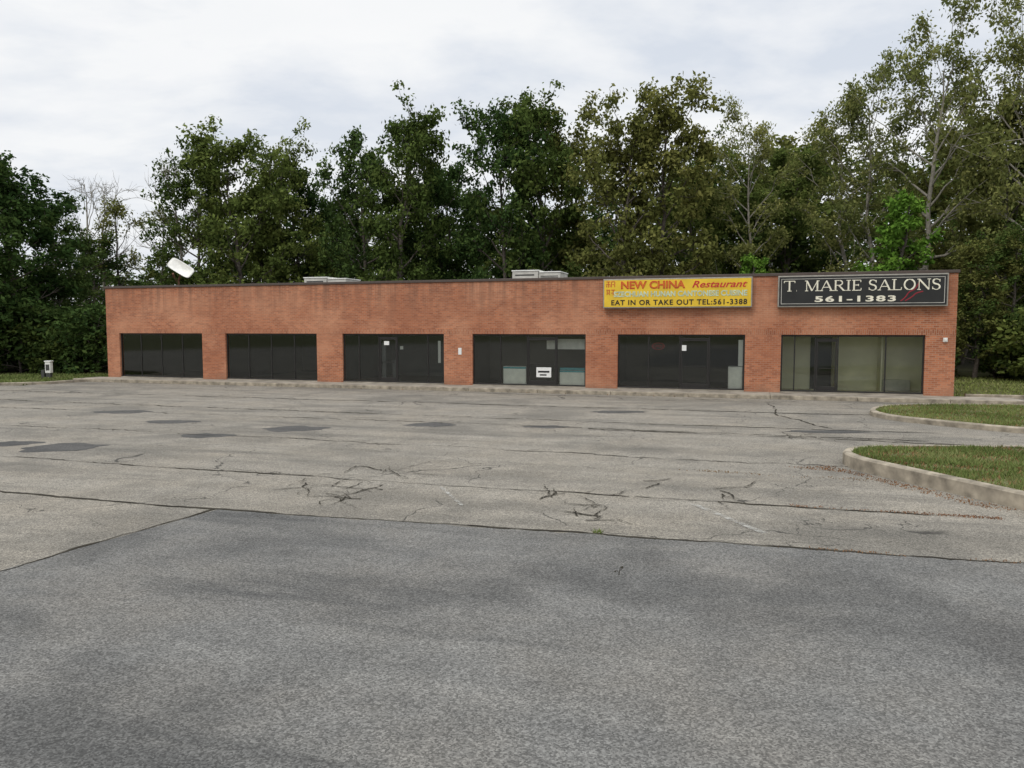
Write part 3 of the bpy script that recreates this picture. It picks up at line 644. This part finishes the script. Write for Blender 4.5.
for (k,px,D,top,nm,w) in [
 (T_dark[0],-25,46,158,'maple_tree',1.1),(T_dark[1],20,50,165,'maple_tree',1.2),(T_dark[0],60,54,196,'maple_tree',.9),(T_dark[1],95,60,236,'maple_tree',1.1),
 (T_dead[0],88,60,174,'bare_tree',.9),(T_dead[0],108,63,178,'bare_tree',.8),(T_thin[0],132,62,200,'young_ash_tree',1.0),(T_thin[0],152,66,206,'young_ash_tree',.9),(T_dead[0],186,60,163,'bare_tree',.8),
 (T_mid[0],208,60,150,'oak_tree',.8),(T_mid[1],243,58,124,'oak_tree',.9),(T_mid[2],285,61,130,'oak_tree',.8),(T_dark[1],308,64,165,'maple_tree',.8),
 (T_dark[1],338,66,196,'maple_tree',.9),(T_dark[0],365,58,128,'maple_tree',.75),(T_mid[1],396,56,100,'oak_tree',.8),(T_dark[0],424,60,145,'maple_tree',.65),(T_dark[1],458,64,162,'maple_tree',.9),
 (T_dark[1],508,57,110,'maple_tree',.75),(T_mid[1],545,57,84,'oak_tree',.8),(T_ol[1],582,60,108,'ash_tree',.8),
 (T_ol[0],615,52,96,'ash_tree',.8),(T_ol[1],657,52,84,'ash_tree',.9),(T_mid[2],690,58,130,'oak_tree',.8),
 (T_yel[1],740,54,105,'locust_tree',.75),(T_mid[0],718,60,150,'oak_tree',.8),(T_mid[1],785,58,128,'oak_tree',.9),
 (T_yel[1],845,52,80,'locust_tree',.85),(T_yel[0],915,47,8,'locust_tree',.8),(T_yel[1],872,50,48,'locust_tree',.75),(T_ol[0],960,54,100,'ash_tree',.85),
 (T_yel[0],1035,43,-5,'locust_tree',.75),(T_ol[1],1000,48,80,'ash_tree',.8),(T_mid[2],1075,46,40,'oak_tree',.9),
 (T_vine[0],895,45,195,'vine_covered_tree',.95),(T_vine[0],750,50,255,'vine_covered_tree',.9),
 (T_ol[1],975,42,235,'young_maple_tree',1.2),(T_mid[0],1020,41,225,'young_maple_tree',1.1)]:
    tp(k,px,D,top,nm,w)
fo=empty('forest')
for row,(D,hm) in enumerate([(62,9.5),(72,11.5),(84,13)]):
    x=-D*.78
    while x<D*.82:
        xx=x+rr.uniform(-1,1); yy=D+rr.uniform(-3,3); f=xx/D
        hh=hm*rr.uniform(.82,1.12)
        if f<-.38: hh*=.72
        if f>.2: hh*=1.15
        pool=[T_far[0],T_far[0],T_far[1]] if f<.05 else [T_far[0],T_far[1],T_far[2]]
        plant(rr.choice(pool),xx,yy,hh,'forest_tree',fo,rr.uniform(1.1,1.45)); x+=6.0+row*.5
un=empty('undergrowth')
for i in range(28):
    x=rr.uniform(20.5,38); y=rr.uniform(40.5,50)-(x-20)*.25; plant(rr.choice(T_shrub),x,y,rr.uniform(2.2,4.6),'shrub',un,1.15)
for i in range(28):
    x=rr.uniform(-42,-24); y=rr.uniform(47,55); plant(rr.choice([T_shrub[1],T_shrub[1],T_shrub[0]]),x,y,rr.uniform(2.4,4.6),'shrub',un,1.15)

# ------------------------------------------------------------ world + sun
w=bpy.data.worlds.new('World'); scene.world=w; w.use_nodes=True; nt=w.node_tree; nt.nodes.clear()
out=nt.nodes.new('ShaderNodeOutputWorld'); bgd=nt.nodes.new('ShaderNodeBackground'); bgd.inputs[1].default_value=.1
sky=nt.nodes.new('ShaderNodeTexSky'); sky.sky_type='NISHITA'; sky.sun_disc=False
az=math.radians(215); elv=math.radians(48); sky.sun_elevation=elv; sky.sun_rotation=az
tc=nt.nodes.new('ShaderNodeTexCoord'); s=nt.nodes.new('ShaderNodeSeparateXYZ'); L(nt,tc.outputs['Generated'],s.inputs[0])
zz=math_n(nt,'ADD',math_n(nt,'MAXIMUM',s.outputs[2],0.0),.22)
cb=nt.nodes.new('ShaderNodeCombineXYZ'); L(nt,math_n(nt,'DIVIDE',s.outputs[0],zz),cb.inputs[0]); L(nt,math_n(nt,'DIVIDE',s.outputs[1],zz),cb.inputs[1])
n1=noise(nt,mapping(nt,cb.outputs[0],scale=(1.1,1.5,1),loc=(3.1,1.7,0)),1.15,6,.55,.2)
n2=noise(nt,mapping(nt,cb.outputs[0],scale=(.9,1.2,1),loc=(7.1,2.7,0)),3.0,5,.55,.1)
c=mixc(nt,ramp(nt,n1,.43,.59),(7.1,7.6,8.4),(9.5,9.6,9.7))
c=mixc(nt,ramp(nt,n2,.45,.66,0,.5),c,(10,10,10))
c=mixc(nt,ramp(nt,s.outputs[2],0,.3,.5,0),c,(9.3,9.4,9.5))
c=mixc(nt,.04,c,sky.outputs[0])
gain=math_n(nt,'ADD',ramp(nt,s.outputs[2],.38,1,0,1.1),1.0)
vm=nt.nodes.new('ShaderNodeVectorMath'); vm.operation='SCALE'; L(nt,c,vm.inputs[0]); L(nt,gain,vm.inputs['Scale'])
L(nt,vm.outputs[0],bgd.inputs[0]); L(nt,bgd.outputs[0],out.inputs[0])
sun=bpy.data.lights.new('sun','SUN'); sun.energy=1.0; sun.angle=math.radians(18); sun.color=(1,.95,.88)
so=bpy.data.objects.new('sun',sun); COL.objects.link(so)
dv=Vector((math.sin(az)*math.cos(elv),math.cos(az)*math.cos(elv),math.sin(elv))); so.rotation_euler=(-dv).to_track_quat('-Z','Y').to_euler()

cam=bpy.data.cameras.new('camera'); cam.sensor_width=36; cam.lens=27.42; cam.clip_end=5000; cam.clip_start=.1
co=bpy.data.objects.new('camera',cam); COL.objects.link(co); co.location=(0,0,2.68); co.rotation_euler=(math.radians(90-4.1),0,0); scene.camera=co
print('placed',len(COL.objects))
